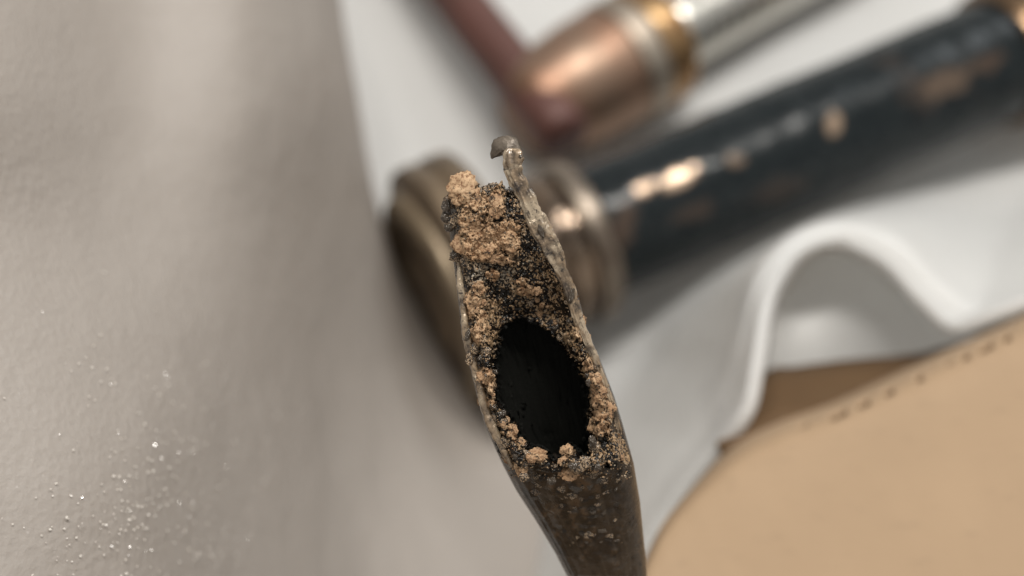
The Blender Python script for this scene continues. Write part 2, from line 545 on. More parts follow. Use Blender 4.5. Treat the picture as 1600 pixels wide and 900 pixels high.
back3 = zrow([(770, 960, .002), (860, 700, .003), (900, 590, .003), (945, 500, .003), (1000, 440, .003), (1080, 390, .003), (1190, 345, .004),
         (1320, 280, .004), (1450, 250, .004), (1550, 230, .004), (1640, 200, .004), (1730, 170, .004), (1860, 130, .004)])
flute = spline_sheet('foam_sheet', [hem, [tuple(0.62 * np.array(a) + 0.38 * np.array(b)) for a, b in zip(hem, back1)], back1, back2, back3], 120, 240, M_foam, 0.0005, 9, (0.05, 0.1, 0))
solid(flute, 0.0016, 1)
glint_facets(flute, (0.05, 0.1, 0), 70, ((1045, 770, 40, 70, 1.0), (1075, 700, 40, 50, .5)), 6)
tag(flute, 'white foam sheet with an arched fluted hem beside the tan cardboard', 'foam sheet')

# a second layer showing inside the flute
inner = spline_sheet('foam_sheet', [
    [(1186, 640, 0.1810), (1240, 622, 0.1830), (1330, 600, 0.1830), (1430, 576, 0.1810), (1510, 555, 0.1790)],
    [(1196, 545, 0.1790), (1240, 530, 0.1810), (1330, 510, 0.1820), (1420, 500, 0.1810), (1482, 505, 0.1800)],
    [(1208, 470, 0.1810), (1245, 455, 0.1840), (1315, 440, 0.1850), (1390, 450, 0.1840), (1442, 470, 0.1820)],
    [(1226, 425, 0.1820), (1255, 402, 0.1850), (1310, 382, 0.1870), (1370, 408, 0.1850), (1412, 435, 0.1820)]], 50, 70, M_foam, 0.0004, 21, (0.05, 0.1, 0))
solid(inner, 0.001, 1)
tag(inner, 'inner white foam layer filling the arch below the fluted hem', 'foam sheet')

# ------------------------------------------------------------------ cardboard with a perforated fold
edge_top = crom(np.array([(985, 960), (1002, 890), (1035, 820), (1085, 762), (1150, 706), (1215, 672), (1300, 643), (1400, 598), (1500, 552), (1600, 506), (1760, 430)], float), 221)
NE = len(edge_top)
cb = P(1300, 900, .14)
offs = [0, 4, 9, 14, 20, 27, 60, 110, 190, 300, 430, 620]
far = np.stack([np.linspace(990, 2050, NE), np.full(NE, 1230.0)], 1)
dr = far - edge_top; dl = np.linalg.norm(dr, axis=1, keepdims=True); dr = dr / dl
V = []
kk = sst(52, 96, np.arange(NE)) * 0.93 + 0.07
for q, dd in ((15, .0240), (11, .0180), (7, .0125), (4, .0085), (2, .0062)):      # the part folded away behind
    V.append(P(edge_top[:, 0] - 0.15 * q * kk, edge_top[:, 1] - 0.95 * q * kk, 0.143 - 0.010 * (edge_top[:, 1] - 500) / 400 + .0045 + (dd - .0045) * kk))
NF = len(V)
for k, q in enumerate(offs):
    pp = edge_top + dr * np.minimum(q, q * dl / 620)
    roll = 0.0045 * math.exp(-q / 10.0)
    d = 0.143 - 0.010 * (pp[:, 1] - 500) / 400 + roll + 0.0003 * fbm(pp[:, 0] / 120, pp[:, 1] / 120, None, 3, 3)
    V.append(P(pp[:, 0], pp[:, 1], d))
offs = [0] * NF + offs
keep = np.ones((len(offs), NE), bool)
i = 118
while i < NE - 4:
    L = random.choice((3, 4, 6)) if i < 150 else random.choice((2, 3, 5))
    keep[NF + 1:NF + (3 if random.random() < .65 else 2), i:i + L] = False
    i += L + random.choice((4, 5, 6, 8))
panel = link('cardboard_flap', mesh_from('cardboard_flap', np.array(V), grid_faces(len(offs), NE, False, keep), M_card), None, cb); solid(panel, 0.0007, 1)
tag(panel, 'smooth pale tan cardboard flap with small perforations along its fold', 'cardboard')
# added strip, its dark brown painted for the shade under the foam arch
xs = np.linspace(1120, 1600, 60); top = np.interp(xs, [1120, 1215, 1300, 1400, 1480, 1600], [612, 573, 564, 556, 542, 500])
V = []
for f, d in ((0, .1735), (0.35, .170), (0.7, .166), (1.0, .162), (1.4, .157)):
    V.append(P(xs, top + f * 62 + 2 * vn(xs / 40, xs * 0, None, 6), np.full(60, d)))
under = link('cardboard_shade', mesh_from('cardboard_shade', np.array(V), grid_faces(5, 60), M_card_shade), None, cb); solid(under, 0.0012, 1)
tag(under, 'shade on the cardboard under the arched foam hem, painted as a dark brown strip', 'cardboard')

# ------------------------------------------------------------------ black pipe with flange and collar
A = G(713, 456, 0.0225); B = G(1655, 52, 0.0225)
ax = (B - A); LEN = np.linalg.norm(ax); ax /= LEN
pipe = thing('black_pipe', 'scuffed glossy black pipe with a brown flange and collar on its near end', 'pipe', (A[0], A[1], 0.002))
pb = (A[0], A[1], 0.002)
pipe_o = lathe('pipe', A, ax, [(0.012, 0.0), (0.0121, 0.0098)] + [(t, 0.0107) for t in np.linspace(0.020, LEN + 0.01, 260)] + [(LEN + 0.011, 0.009), (LEN + 0.011, 0.0)], M_pipe, pipe, pb, 160, 0.00012, 4)
def pix(V):
    q = V - CAM; d = q @ FWD
    return 800 + FPX * (q @ RGT) / d, 450 - FPX * (q @ UPV) / d, d


def pipe_wear_highlights(o):
    """rubbed copper patches, with lamp highlights painted into the brighter ones"""
    V = np.array([v.co[:] for v in o.data.vertices]) + np.array(pb)
    X, Y, D = pix(V)
    ctr = A + ((V - A) @ ax)[:, None] * ax
    front = ((V - ctr) @ FWD) < 0.001
    n = 0.7 * fbm(X / 17, Y / 17, None, 301, 5, 0.62)
    wear_highlight = np.zeros(len(V)); highlight = np.zeros(len(V))
    for bx, by, rx, ry, ang, w, b in [(1060, 278, 34, 15, -.39, 1, .55), (1008, 294, 22, 13, -.39, 1, .4), (1303, 192, 11, 19, .1, .9, .45), (1480, 128, 52, 22, -.45, .42, .15), (1545, 95, 26, 16, -.4, .4, .0),
                                    (1085, 330, 40, 16, -.39, .22, 0), (1210, 300, 50, 20, -.39, .15, 0), (1150, 250, 14, 9, 0, .5, .3), (975, 350, 20, 50, .3, .4, .0)]:
        c_, s_ = math.cos(ang), math.sin(ang)
        u = ((X - bx) * c_ + (Y - by) * s_) / rx; v = (-(X - bx) * s_ + (Y - by) * c_) / ry
        k = sst(1.15, 0.65, np.hypot(u, v) + n) * front
        wear_highlight = np.maximum(wear_highlight, w * k); highlight = np.maximum(highlight, b * k)
    for nm, a in (('wear_highlight', wear_highlight), ('highlight', highlight)):
        at = o.data.attributes.new(nm, 'FLOAT', 'POINT'); at.data.foreach_set('value', a.astype(np.float32))


pipe_wear_highlights(pipe_o)
fl = lathe('flange', A, ax, bev([(-0.0050, 0.0), (-0.0050, 0.0075), (-0.0042, 0.0080), (-0.0042, 0.0128), (-0.0030, 0.0136), (-0.0030, 0.0172), (-0.0022, 0.0180),
      (-0.0018, 0.0204), (0.0008, 0.0206), (0.0012, 0.0198), (0.0022, 0.0198), (0.0026, 0.0207), (0.0058, 0.0206), (0.0066, 0.0150), (0.0085, 0.0135), (0.0085, 0.0)]), M_flange, pipe, pb, 96, 0.0001, 8)
lathe('flange_ring', A, ax, bev([(-0.0030, 0.0128), (-0.0046, 0.0130), (-0.0050, 0.0140), (-0.0048, 0.0162), (-0.0040, 0.0170), (-0.0020, 0.0172)]), M_ring, pipe, pb, 96, 0.0001, 18)
lathe('neck', A, ax, bev([(0.007, 0.0), (0.007, 0.0128), (0.0100, 0.0122), (0.0103, 0.0104), (0.0152, 0.0104), (0.0152, 0.0)]), M_collar, pipe, pb, 72, 0.0001, 9)
lathe('collar', A, ax, bev([(0.0152, 0.0), (0.0152, 0.0118), (0.0170, 0.0123), (0.0174, 0.0112), (0.0188, 0.0112), (0.0192, 0.0127), (0.0224, 0.0127), (0.0236, 0.0108), (0.0236, 0.0)]), M_collar, pipe, pb, 72, 0.0001, 10)
lathe('end_fitting', A, ax, bev([(LEN - 0.0145, 0.0100), (LEN - 0.0145, 0.0118), (LEN - 0.0108, 0.0128), (LEN - 0.0104, 0.0122), (LEN - 0.0060, 0.0122), (LEN - 0.0056, 0.0134), (LEN + 0.010, 0.0134), (LEN + 0.010, 0.0)]), M_brownfit, pipe, pb, 72, 0.0002, 12)
lathe('collar_ring', A, ax, bev([(0.0190, 0.0120), (0.0190, 0.0129), (0.0200, 0.0132), (0.0212, 0.0132), (0.0220, 0.0129), (0.0220, 0.0120)]), M_silver, pipe, pb, 72, 0.0001, 19)

# ------------------------------------------------------------------ red-brown rod
A2 = G(600, -150, 0.010); B2 = G(884, 214, 0.0165)
ax2 = B2 - A2; L2 = np.linalg.norm(ax2)
rod = thing('red_brown_rod', 'thin dull red brown rod leaning against the copper fitting', 'rod', (B2[0], B2[1], 0.002))
rbs = (B2[0], B2[1], 0.002)
lathe('shaft', A2, ax2, [(0, 0), (0, 0.0047)] + [(L2 * k / 14, 0.0048) for k in range(1, 14)] + [(L2 - 0.001, 0.0047), (L2, 0.004), (L2, 0)], M_rod, rod, rbs, 40, 0.00012, 13)

# ------------------------------------------------------------------ copper fitting with nickel tube
A3 = G(872, 152, 0.0125); B3 = G(1270, -72, 0.0125)
ax3 = B3 - A3; L3 = np.linalg.norm(ax3); ax3 /= L3
fit = thing('copper_fitting', 'copper and nickel tube fitting with a brass ring and pale metal tube', 'pipe fitting', (A3[0], A3[1], 0.002))
fb = (A3[0], A3[1], 0.002)
lathe('body', A3, ax3, bev([(-0.0085, 0.0), (-0.0085, 0.0070), (-0.006, 0.0088), (0.0, 0.0102), (0.004, 0.0108), (0.0065, 0.0110), (0.0132, 0.0113), (0.0132, 0.0)], 0.0012), M_copper, fit, fb, 72, 0.0001, 14)
lathe('band', A3, ax3, bev([(0.0128, 0.0), (0.0128, 0.0116), (0.0172, 0.0116), (0.0178, 0.0106), (0.0178, 0.0)], 0.0005), M_band, fit, fb, 72, 0.0001, 17)
lathe('brass_ring', A3, ax3, bev([(0.0178, 0.0), (0.0178, 0.0113), (0.0190, 0.0117), (0.0208, 0.0117), (0.0212, 0.0100), (0.0222, 0.0100), (0.0226, 0.0110), (0.0240, 0.0107), (0.0250, 0.0070), (0.0250, 0.0)]), M_brass, fit, fb, 72, 0.0001, 15)
lathe('tube', A3, ax3, [(0.0245, 0.0)] + [(0.0245, 0.0076)] + [(t, 0.0076) for t in np.linspace(0.027, L3 + 0.03, 10)] + [(L3 + 0.03, 0.0)], M_chrome, fit, fb, 64, 0.00005, 16)

# ------------------------------------------------------------------ the burst tube
D0 = 0.100
yl = [215, 262, 272, 290, 318, 340, 355, 400, 450, 525, 575, 620, 667, 727, 767, 813, 863, 900, 1000]
xl = [720, 716, 706, 700, 694, 696, 702, 707, 714, 722, 735, 746, 758, 786, 807, 837, 867, 886, 935]
yr = [215, 245, 272, 315, 355, 395, 432, 457, 507, 555, 620, 663, 723, 783, 883, 900, 1000]
xr = [812, 816, 821, 840, 853, 876, 886, 902, 915, 935, 960, 973, 990, 1000, 1010, 1011, 1016]
tube_base = G(1052, 1290, 0.003)
tube = thing('burst_metal_tube', 'dark burst metal tube with tan crust around a ragged black hole', 'metal tube', tube_base)
tbv = tuple(tube_base)

# --- sheath: cross-sections down the tube; the front is torn open above row 725
NR, NC = 330, 150
ys = np.concatenate([np.linspace(292, 905, 250), np.linspace(910, 1290, NR - 250)])
phi = np.linspace(0, 2 * math.pi, NC, endpoint=False) + math.pi / 2     # start at the front
Yg, Pg = np.meshgrid(ys, phi, indexing='ij')
Lx = interp(Yg, yl, xl); Rx = interp(Yg, yr, xr)
below = np.clip((Yg - 960) / 330, 0, 1)
cx = np.where(Yg < 1000, (Lx + Rx) / 2, 975.5 + (Yg - 1000) * 0.27)
hw = np.where(Yg < 1000, (Rx - Lx) / 2, 40.5 - (Yg - 1000) * 0.012)
cx = cx + 0; hw = np.maximum(hw, 30)
dfr = D0 + np.interp(Yg, [200, 720, 900, 1000, 1290], [0.0008, 0.0003, 0.0065, 0.018, 0.0905])
hd = hw * D0 / FPX * np.interp(Yg, [200, 700, 900, 1290], [0.75, 0.85, 0.95, 1.0])
cs, sn = np.cos(Pg), np.sin(Pg)
pw = lambda a, e: np.sign(a) * np.abs(a) ** e
X = cx + hw * pw(cs, 0.92)
OFF = dfr + hd - hd * pw(sn, 0.92)
nz = fbm(cs * 1.6 + 3, sn * 1.6 + 3, Yg / 55, 31, 4)
nz2 = fbm(X / 16, Yg / 16, None, 33, 4)
ridge = np.exp(-((cs + 0.80) / 0.05) ** 2) * (sn > 0) + 0.7 * np.exp(-((cs + 0.90) / 0.03) ** 2) * (sn > 0)
flk_zone = np.exp(-(((X - 905) / 48) ** 2 + ((Yg - 785) / 75) ** 2)) * (sn > 0)
w1 = 0.5 + 0.5 * fbm(X / 7, Yg / 7, None, 78, 3)
flk = sst(0.0, 0.34, fbm(X / 13, Yg / 19, None, 77, 5, 0.65) + 0.42 * flk_zone - 0.30)
crater = sst(700, 735, Yg) * np.exp(-((Yg - 735) / 40) ** 2)
OFF = OFF - 0.00022 * nz - 0.00010 * nz2 * (sn > -0.2) - 0.00034 * ridge * sst(560, 720, Yg) - 0.00016 * flk * (1 - 0.6 * w1)
V = P(X, Yg, OFF)
lip = 722 + 10 * vn(X / 14, X * 0 + 2, None, 5) + 5 * vn(X / 5, X * 0 + 9, None, 6)
edge_c = 0.90 + 0.05 * vn(Yg / 18, Yg * 0 + 1, None, 8)
solidm = (sn < 0.05) | (np.abs(cs) > edge_c) | (Yg > lip - 26 * np.clip((np.abs(cs) - 0.55) / 0.4, 0, 1))
top_l = 300 + 14 * vn(X / 11, X * 0 + 5, None, 12)
solidm &= Yg > np.where(cs > 0.35, 292, top_l)
kf = solidm[:-1, :] & solidm[1:, :]
kf = kf & np.roll(kf, -1, 1)
keep = np.zeros((NR, NC), bool); keep[:-1] = kf
me = mesh_from('sheath', V, grid_faces(NR, NC, True, keep), M_sheath, {'flake': flk, 'streak': sst(0.1, 0.5, fbm(cs * 9 + 3, Yg / 90, None, 131, 4, 0.6))})
bm = bmesh.new(); bm.from_mesh(me)
bmesh.ops.delete(bm, geom=[v for v in bm.verts if not v.link_faces], context='VERTS')
bmesh.ops.recalc_face_normals(bm, faces=bm.faces); bm.to_mesh(me); bm.free()
me.polygons.foreach_set('use_smooth', [True] * len(me.polygons))
sheath = link('sheath', me, tube, tbv); solid(sheath, 0.00045, -1)

# --- crust bed lining the torn mouth, with the bore sinking into it
hole = crom(np.array([(780, 520), (795, 504), (815, 499), (838, 506), (862, 522), (884, 548), (902, 578), (916, 602), (920, 640), (919, 668), (924, 695),
                      (914, 713), (900, 705), (890, 697), (880, 711), (869, 722), (856, 712), (845, 701), (826, 697), (814, 688), (801, 662), (790, 641), (778, 622),
                      (776, 590), (775, 555), (780, 520)], float), 140)
vs = np.linspace(0, 1, 250); yy = np.linspace(276, 752, 480)
Yc, Vc = np.meshgrid(yy, vs, indexing='ij')
topR = np.array([(215, 0)])
Lc = interp(Yc, yl, xl) + 4; Rc = interp(Yc, yr, xr) - 4
Rc = np.where(Yc < 420, np.minimum(Rc, interp(Yc, [270, 300, 340, 380, 420], [795, 812, 830, 850, 880])), Rc)
Xc = Lc + (Rc - Lc) * Vc
hx, hy = hole[:, 0], hole[:, 1]
sd = np.full(Xc.shape, 1e9); ins = np.zeros(Xc.shape, bool)
for k in range(len(hole) - 1):
    a = hole[k]; b = hole[k + 1]; ab = b - a; l2 = ab @ ab + 1e-9
    t = np.clip(((Xc - a[0]) * ab[0] + (Yc - a[1]) * ab[1]) / l2, 0, 1)
    sd = np.minimum(sd, np.hypot(Xc - a[0] - t * ab[0], Yc - a[1] - t * ab[1]))
    c = ((a[1] > Yc) != (b[1] > Yc)) & (Xc < (b[0] - a[0]) * (Yc - a[1]) / (b[1] - a[1] + 1e-12) + a[0])
    ins ^= c
sd = np.where(ins, -sd, sd)
rag = 4.0 * vn(Xc / 9, Yc / 9, None, 41) + 2.2 * vn(Xc / 4, Yc / 4, None, 42)
sdr = sd + rag

tan_blobs = [(722, 292, 21, 24), (745, 318, 20, 22), (776, 318, 15, 22), (735, 352, 24, 26), (762, 372, 30, 30), (792, 362, 22, 24), (728, 385, 22, 18), (752, 392, 34, 22), (800, 385, 18, 16),
             (790, 408, 22, 9), (735, 478, 16, 26), (748, 452, 12, 16), (752, 505, 9, 26), (742, 525, 10, 14), (758, 590, 16, 17), (770, 606, 10, 10), (765, 632, 9, 14), (893, 440, 13, 14), (905, 480, 11, 26),
             (912, 520, 13, 16), (925, 568, 14, 14), (932, 600, 16, 18), (940, 640, 20, 22), (928, 625, 14, 14), (948, 612, 10, 16), (940, 670, 16, 20), (835, 712, 16, 9), (888, 745, 12, 12),
             (842, 716, 10, 8), (885, 704, 10, 10), (800, 676, 10, 14), (805, 735, 8, 12), (830, 455, 30, 12), (852, 480, 16, 12), (812, 440, 18, 10), (770, 430, 12, 10)]
T = np.zeros(Xc.shape)
for bx, by, rx, ry in tan_blobs:
    T = np.maximum(T, 1.20 - np.hypot((Xc - bx) / rx, (Yc - by) / ry))
soft = np.where((Yc > 425) & (Yc < 500) & (Xc > 790) & (Xc < 880), 0.35, 0.0)
T = T + 0.44 * fbm(Xc / 12, Yc / 13, None, 51, 4) - soft
T = T - 0.30 * (fbm(Xc / 4.2, Yc / 4.2, None, 57, 3) > 0.12)
tan = sst(0.20, 0.42, T) * sst(1.0, 6.0, sdr)
g1, g2, gc = worley(Xc / 17 + 0.3 * vn(Xc / 8, Yc / 8, None, 3), Yc / 15 + 0.3 * vn(Xc / 8, Yc / 8, None, 4), 61)
h1, h2, hc = worley(Xc / 5.2 + 0.25 * vn(Xc / 5, Yc / 5, None, 5), Yc / 5.0, 62)
k1, k2, kc = worley(Xc / 3.0, Yc / 2.9, 63)
bore_black = sst(1.5, -1.5, sdr)  # near-black colour inside the hole outline
dark = np.clip(0.9 * np.exp(-np.maximum(sd, 0) / 9.0) + 0.5 * np.exp(-(((Xc - 832) / 20) ** 2 + ((Yc - 372) / 60) ** 2)), 0, 1)
cell = np.clip(0.55 * hc + 0.45 * kc + 0.62 * fbm(Xc / 24, Yc / 24, None, 71, 4) - 0.45 * dark - 0.10 * sst(400, 425, Yc) * sst(520, 490, Yc) - 0.03, 0, 1)
grey = np.clip(np.exp(-(((Xc - 765) / 45) ** 2 + ((Yc - 428) / 22) ** 2)) + 0.3 * vn(Xc / 9, Yc / 9, None, 73), 0, 1)
cprof = np.interp(Yc, [276, 330, 380, 410, 440, 470, 492, 520, 690, 715, 752], [0.4, 0.1, 0.5, 1.2, 1.9, 2.6, 3.4, 2.2, 1.2, 0.3, -0.1])
across = sst(0.02, 0.34, Vc) * sst(0.98, 0.74, Vc)
edge = (1 - sst(0.0, 0.13, Vc)) ** 1.2 + (1 - sst(1.0, 0.90, Vc)) ** 1.2
crown = np.sin(np.pi * np.clip(Vc, 0, 1)) * sst(700, 745, Yc)
off = 0.2 + cprof * across * sst(752, 700, Yc) + 2.4 * edge - 0.9 * 0 * crown
off = off + 0.9 * np.exp(-np.maximum(sdr, 0) / 5.5) * np.clip((sdr > 0), 0, 1) * np.where(Yc < 520, 0.7, 1.0) - 0.35 * np.exp(-((sdr - 14) / 8) ** 2) * (Yc > 520)
# sink the last rows into the sheath so that the crust ends under lumps
off = off + 1.0 * sst(722, 750, Yc) + 0.7 * sst(9, 0, Yc - 276)
act = sst(0.0, 7.0, sdr)
rel = 0.50 * tan * (0.45 + 1.0 * (0.75 - g1)) + 0.10 * (0.7 - g1) + (0.13 + 0.06 * (1 - tan)) * (0.6 - h1) * (0.5 + hc) + 0.05 * (0.6 - k1) * kc + 0.20 * fbm(Xc / 30, Yc / 30, None, 81, 3) + 0.09 * fbm(Xc / 5, Yc / 5, None, 83, 3)
off = off - rel * (0.25 + 0.75 * act)
# bore: move inward vertices down the tube and away from the viewer
dep = 10.5 * (1 - np.exp(-np.maximum(-sdr, 0) / 16.0)) + 0.9 * sst(1.5, -1.5, sdr)
px_mm = FPX * 0.001 / D0
Yv = Yc + dep * 0.66 * px_mm * sst(-3, -30, sdr)
Xv = Xc + dep * 0.18 * px_mm * sst(-3, -30, sdr)
offv = off + dep * 0.52
V = P(Xv, Yv, D0 + 0.001 * offv)
tl = 285 + 9 * vn(Xc / 9, Xc * 0 + 3, None, 91) + interp(Xc, [690, 705, 720, 740, 752, 765, 782, 800, 812, 830], [40, 10, -12, -6, 20, 14, 4, 30, 30, 40])
keepv = Yc > tl
bot = 733 + 8 * vn(Xc / 10, Xc * 0 + 7, None, 95) + 4 * vn(Xc / 4, Xc * 0 + 1, None, 96) - 14 * np.abs(2 * Vc - 1) ** 2
keepv &= Yc < bot
kf = np.zeros(keepv.shape, bool); kf[:-1, :-1] = keepv[:-1, :-1] & keepv[1:, :-1] & keepv[:-1, 1:] & keepv[1:, 1:]
me = mesh_from('crust', V, grid_faces(len(yy), len(vs), False, kf), M_crust, {'tan': tan, 'bore_black': bore_black, 'grey': grey, 'cell': cell})
bm = bmesh.new(); bm.from_mesh(me)
bmesh.ops.delete(bm, geom=[v for v in bm.verts if not v.link_faces], context='VERTS'); bm.to_mesh(me); bm.free()
me.polygons.foreach_set('use_smooth', [True] * len(me.polygons))
crust = link('crust', me, tube, tbv); crust['label'] = 'tan and black mineral crust lining the torn mouth'
solid(crust, 0.00025, 1)


# --- the torn strip of wall along the right side, curling into a hook at the top
def ribbon(name, path, mat, seed, amp, nseg=28, nlen=220, streak=0.0):
    """path rows: px, py, half-width px, half-thickness px, depth offset mm, twist"""
    C = crom(np.array(path, float), nlen)
    tang = np.gradient(C[:, :2], axis=0); tang /= np.linalg.norm(tang, axis=1, keepdims=True) + 1e-9
    side = np.stack([-tang[:, 1], tang[:, 0]], 1)
    th = np.linspace(0, 2 * math.pi, nseg, endpoint=False)
    pw = lambda a: np.sign(a) * np.abs(a) ** 0.75
    c, s = pw(np.cos(th))[None], pw(np.sin(th))[None]
    tw = C[:, 5][:, None]
    a = C[:, 2][:, None] * c; b = C[:, 3][:, None] * s
    ar = a * np.cos(tw) - b * np.sin(tw); br = a * np.sin(tw) + b * np.cos(tw)
    X = C[:, 0][:, None] + side[:, 0][:, None] * ar
    Y = C[:, 1][:, None] + side[:, 1][:, None] * ar
    arc = np.cumsum(np.r_[0, np.hypot(*np.diff(C[:, :2], axis=0).T)])[:, None]
    n = 0.7 * fbm(X / 8, Y / 8, br / 8, seed, 4) + 0.8 * fbm(X / 22, Y / 22, br / 22, seed + 3, 2)
    n = n + streak * (fbm(arc / 46 + 0 * c, c * 2.6 + 5, s * 2.6 + 5, seed + 9, 3) + 0.6 * fbm(arc / 20 + 0 * c, c * 5 + 5, s * 5 + 5, seed + 19, 2))
    sc = 1 + amp * n
    X = C[:, 0][:, None] + (X - C[:, 0][:, None]) * sc; Y = C[:, 1][:, None] + (Y - C[:, 1][:, None]) * sc
    O = C[:, 4][:, None] + br * sc / px_mm
    V = P(X, Y, D0 + 0.001 * O)
    F = grid_faces(nlen, nseg, True)
    F.append(tuple(range(nseg))); F.append(tuple((nlen - 1) * nseg + k for k in reversed(range(nseg))))
    me = mesh_from(name, V, F, mat)
    bm = bmesh.new(); bm.from_mesh(me); bmesh.ops.recalc_face_normals(bm, faces=bm.faces); bm.to_mesh(me); bm.free()
    return link(name, me, tube, tbv)


ribbon('torn_strip', [(802, 232, 9, 4, 0.2, 0.1), (802, 240, 15, 5, 0.1, 0.15), (803, 254, 13.5, 5, 0.0, 0.2), (808, 278, 12, 5, 0.0, 0.15), (822, 308, 12.5, 5.5, 0.0, 0.1), (835, 338, 13, 6, 0.0, 0.0), (847, 364, 13.5, 6, 0.0, 0.0),
                      (864, 392, 13.5, 7, 0.1, 0.1), (878, 425, 9, 6, 0.3, 0.1), (892, 460, 8, 6, 0.5, 0.1), (906, 505, 7.5, 6, 0.7, 0.0), (926, 555, 7, 7, 1.0, 0.0), (945, 605, 6, 7, 1.4, 0.0), (959, 645, 5, 6, 1.8, 0.0), (967, 680, 4, 5, 2.2, 0.0)],
       M_strip, 101, 0.26, 72, 420, 1.5)
hook = ribbon('flap', [(812, 244, 4, 3, 1.0, 0.1), (806, 234, 9, 4, 1.0, 0.2), (797, 227, 14, 4.5, 1.0, 0.3), (787, 227, 14.5, 4.5, 1.1, 0.4), (778, 233, 12, 4, 1.3, 0.4), (772, 241, 7, 3, 1.6, 0.3), (768, 248, 1.5, 1.5, 1.9, 0.2)],
              M_hook, 111, 0.34, 40, 110, 1.6)
hook['label'] = 'small dark bent flap at the tip of the torn strip'
ribbon('rim', [(716, 405, 3, 4, 1.6, 0), (719, 440, 5, 6, 1.5, 0), (724, 480, 5, 7, 1.4, 0), (729, 525, 6, 7, 1.3, 0), (740, 570, 6, 7, 1.3, 0), (752, 615, 6, 7, 1.2, 0), (766, 660, 7, 7, 1.1, 0), (785, 700, 6, 6, 1.0, 0), (800, 730, 3, 4, 1.2, 0)],
       M_strip, 121, 0.4, 22, 200)

# --- lumps: a few shared shapes, copied
ico = []
for k in range(7):
    bm = bmesh.new(); bmesh.ops.create_icosphere(bm, subdivisions=4, radius=1.0)
    co = np.array([v.co[:] for v in bm.verts])
    n = 0.50 * fbm(co[:, 0] * 1.5 + k * 7, co[:, 1] * 1.5, co[:, 2] * 1.5, 200 + k, 3) + 0.34 * fbm(co[:, 0] * 3.4 + k * 7, co[:, 1] * 4, co[:, 2] * 4, 300 + k, 3) + 0.20 * fbm(co[:, 0] * 9, co[:, 1] * 10, co[:, 2] * 10, 400 + k, 2)
    for v, s in zip(bm.verts, 1 + n): v.co *= s
    me = bpy.data.meshes.new('crust_lump'); bm.to_mesh(me); bm.free()
    me.polygons.foreach_set('use_smooth', [True] * len(me.polygons))
    ico.append(me)


def variants(mat):
    out = []
    for me in ico:
        m2 = me.copy(); m2.materials.append(mat); out.append(m2)
    return out


LT, LC, LB, LS = variants(M_lump), variants(M_char), variants(M_bead), variants(M_sheath)


def lump(name, lib, px, py, rx, ry, off, rd=None):
    o = bpy.data.objects.new(name, random.choice(lib)); COL.objects.link(o); o.parent = tube
    o.location = P(px, py, D0 + 0.001 * off) - np.array(tbv)
    u = 0.001 / px_mm
    rd = rd or min(rx, ry) * 0.8
    # scale along view-aligned axes, with a random roll of the shape inside
    frame = Matrix((RGT, UPV, -FWD)).transposed().to_4x4()
    sc = Matrix.Diagonal((rx * u, ry * u, rd * u, 1))
    rot = Matrix.Rotation(random.uniform(-0.5, 0.5), 4, 'Z') @ Matrix.Rotation(random.choice((0, math.pi)), 4, 'Y')
    m = frame @ rot @ sc
    loc = o.location.copy(); o.matrix_local = Matrix.Translation(loc) @ m
    return o


def surf_off(px, py):
    j = int(np.clip((py - 276) / (752 - 276) * (len(yy) - 1), 0, len(yy) - 1))
    i = int(np.clip((px - Lc[j, 0]) / (Rc[j, 0] - Lc[j, 0]) * (len(vs) - 1), 0, len(vs) - 1))
    return off[j, i], sdr[j, i], tan[j, i]


big = [(721, 292, 19, 22, 0.4), (738, 312, 12, 14, 0.5), (775, 322, 12, 17, 0.4), (736, 352, 15, 12, -0.1), (790, 362, 15, 14, 0.1), (722, 382, 14, 13, 0.3), (757, 388, 14, 14, 0.1),
       (800, 378, 12, 12, 0.5), (775, 402, 12, 7, 0.6), (736, 470, 10, 12, 0.9), (733, 494, 7, 9, 1.1), (757, 588, 11, 10, 0.5), (752, 628, 6, 6, .6),
       (938, 612, 10, 9, 0.2), (950, 640, 12, 11, 0.4), (930, 665, 10, 12, 0.2), (938, 684, 5, 12, 0.5), (930, 592, 9, 9, 0.6),
       (836, 710, 15, 8, 0.1), (846, 716, 9, 6, 0.1), (885, 703, 9, 8, 0.1), (889, 740, 13, 10, -0.15), (870, 728, 9, 8, 0.0), (880, 722, 7, 6, 0.0), (811, 733, 6, 10, 0.3), (795, 716, 6, 8, 0.4), (785, 690, 6, 8, 0.5), (800, 672, 8, 9, 0.4), (812, 692, 8, 7, 0.3),
       (790, 656, 6, 6, 0.4), (905, 505, 8, 11, 0.7), (912, 528, 9, 9, 0.8)]
for px, py, rx, ry, of in big:
    s_, _, _ = surf_off(px, py)
    lump('crust_lump', LT, px, py, rx * 1.08, ry * 1.08, s_ + 0.24, 0.42 * min(rx, ry))
chars = [(702, 316, 9, 10, 0.8), (706, 346, 9, 11, 0.9), (752, 318, 11, 12, 0.6), (768, 296, 12, 9, 0.7), (760, 305, 8, 9, 0.5), (800, 330, 11, 13, 0.7), (812, 345, 9, 12, 0.7), (808, 322, 8, 9, .7), (712, 402, 9, 7, 1.0), (728, 410, 10, 6, 0.8), (718, 338, 9, 9, 0.5),
         (748, 338, 9, 8, 0.2), (902, 730, 10, 10, 0.0), (914, 722, 8, 9, 0.0), (822, 722, 8, 8, 0.2), (790, 690, 7, 9, 0.6), (776, 652, 7, 9, 0.8), (735, 560, 7, 10, 1.0),
         (742, 545, 7, 9, 0.8), (818, 745, 7, 7, 0.3), (930, 700, 8, 10, 0.6)]
for px, py, rx, ry, of in chars:
    lump('charred_lump', LC, px, py, rx, ry, of + 0.05, 0.5 * min(rx, ry))
